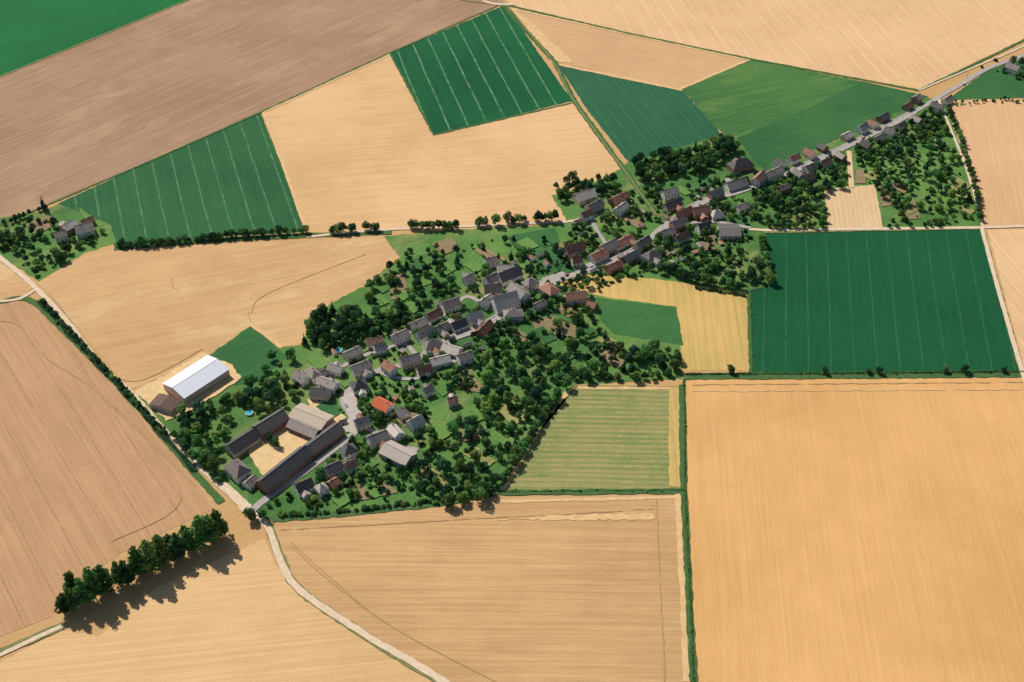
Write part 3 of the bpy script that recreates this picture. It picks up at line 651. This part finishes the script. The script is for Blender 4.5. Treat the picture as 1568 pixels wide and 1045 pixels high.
# ------------------------------------------------------------------ pools, cars, poles
m_water=plain('pool_water',(.03,.35,.50),(.05,.42,.55),1,.1,spec=.5); m_rim=plain('pool_rim',(.75,.72,.68),(.65,.62,.6),1)
for u,v in [(519,538),(382,634)]:
    x,y=W(u,v); V=[(0,0,.9)];F=[];n=24
    for k in range(n): V.append((2.8*math.cos(6.2832*k/n),2.8*math.sin(6.2832*k/n),.9))
    F=[(0,1+k,1+(k+1)%n) for k in range(n)]; fm=[0]*n
    b=len(V)
    for r,z in ((2.82,0),(2.82,1.1),(3.05,1.1),(3.05,0)):
        for k in range(n): V.append((r*math.cos(6.2832*k/n),r*math.sin(6.2832*k/n),z))
    for q in range(3):
        for k in range(n): F.append((b+q*n+k,b+q*n+(k+1)%n,b+(q+1)*n+(k+1)%n,b+(q+1)*n+k)); fm.append(1)
    o=mesh_obj('garden_pool',V,F,[m_water,m_rim],fm); o.location=(x,y,.5)
    for t in [t for t in list(scene.collection.objects) if t.name.startswith(('broadleaf','conifer','garden_bush')) and (t.location.x-x)**2+(t.location.y-y+3)**2<64]: bpy.data.objects.remove(t)
m_tyre=plain('tyre',(.02,.02,.02),(.03,.03,.03),2)
CP=[plain('car_paint_'+n,c,tuple(q*.9 for q in c),.5,.3,spec=.5) for n,c in (('white',(.75,.75,.75)),('red',(.45,.03,.02)),('blue',(.04,.10,.3)),('silver',(.4,.42,.44)))]
def car(u,v,u2,v2,cp):
    x,y=W(u,v); ang=pxang((u,v,u2,v2)); V=[];F=[];fm=[]
    prof=[(-2.1,.35),(-2.15,.8),(-1.6,.92),(-1.2,1.38),(.35,1.42),(1.0,.95),(2.0,.82),(2.1,.35)]
    for s in (-1,1):
        for a,z in prof: V.append((a,s*(.82 if z<1.2 else .66),z))
    n=len(prof)
    F.append(tuple(range(n)));F.append(tuple(range(2*n-1,n-1,-1)));fm+=[0,0]
    for k in range(n): 
        F.append((k,n+k,n+(k+1)%n,(k+1)%n)); fm.append(1 if k in (2,4) else 0)
    for s in (-1,1):
        b=len(V); V+=[(-1.35,s*.80,.95),(.8,s*.80,.95),(.3,s*.70,1.32),(-1.1,s*.70,1.32)]; F.append((b,b+1,b+2,b+3)); fm.append(1)
        for wx in (-1.3,1.3):
            b=len(V)
            for yy in (.68,.86):
                for k in range(10): V.append((wx+.33*math.cos(.628*k),s*yy,.33+.33*math.sin(.628*k)))
            for k in range(10): F.append((b+k,b+(k+1)%10,b+10+(k+1)%10,b+10+k)); fm.append(2)
            F.append(tuple(range(b+10,b+20))); fm.append(2)
    o=mesh_obj('parked_car',V,F,[cp,m_glass,m_tyre],fm); o.location=(x,y,.66); o.rotation_euler=(0,0,ang)
for k,c in enumerate([(905,409,920,402),(868,423,880,418),(560,584,575,572),(530,622,535,632),(548,648,546,660),(690,523,700,516),(740,503,750,496),(985,378,990,370),(1238,254,1250,248),(1322,213,1335,206),(500,635,505,630),(655,545,665,540),(1475,130,1485,124)]): car(*c,CP[k%4])
def pole(u,v):
    x,y=W(u,v); V=[];F=[]; tube(V,F,(0,0,-.2),(0,0,9),.16,.10,8); boxv(V,F,-1.1,1.1,-.08,.08,8.2,8.36)
    for a in (-.9,0,.9): boxv(V,F,a-.06,a+.06,-.06,.06,8.37,8.6)
    mesh_obj('utility_pole',V,F,m_bark).location=(x,y,.1)
for q in [(383,492),(265,440),(820,560),(1480,122),(1060,322)]: pole(*q)
# ------------------------------------------------------------------ light & camera
w=bpy.data.worlds.new('World'); scene.world=w; w.use_nodes=True
nt=w.node_tree; bg=nt.nodes['Background']; sk=nt.nodes.new('ShaderNodeTexSky'); sk.sky_type='NISHITA'; sk.sun_disc=False
el=R(45); S=Vector((-.64,.77,0)).normalized()*math.cos(el)+Vector((0,0,math.sin(el)))
sk.sun_elevation=el; sk.sun_rotation=math.atan2(S.x,S.y); sk.altitude=300
nt.links.new(sk.outputs[0],bg.inputs[0]); bg.inputs[1].default_value=.085
ld=bpy.data.lights.new('sun','SUN'); ld.energy=4.9; ld.angle=R(.5); ld.color=(1,.94,.85)
lo=bpy.data.objects.new('sun',ld); COL.objects.link(lo); lo.rotation_euler=S.to_track_quat('Z','Y').to_euler(); lo.location=(0,0,900)
cd=bpy.data.cameras.new('camera'); cd.sensor_width=36; cd.lens=18/TF; cd.clip_end=30000; cd.clip_start=1
co=bpy.data.objects.new('camera',cd); COL.objects.link(co); co.location=(0,0,H); co.rotation_euler=(math.pi/2-D,0,0)
scene.camera=co
scene.view_settings.view_transform='Standard'; scene.view_settings.look='None'; scene.view_settings.exposure=0
print('objects',len(bpy.data.objects),'trees',len(TREES))
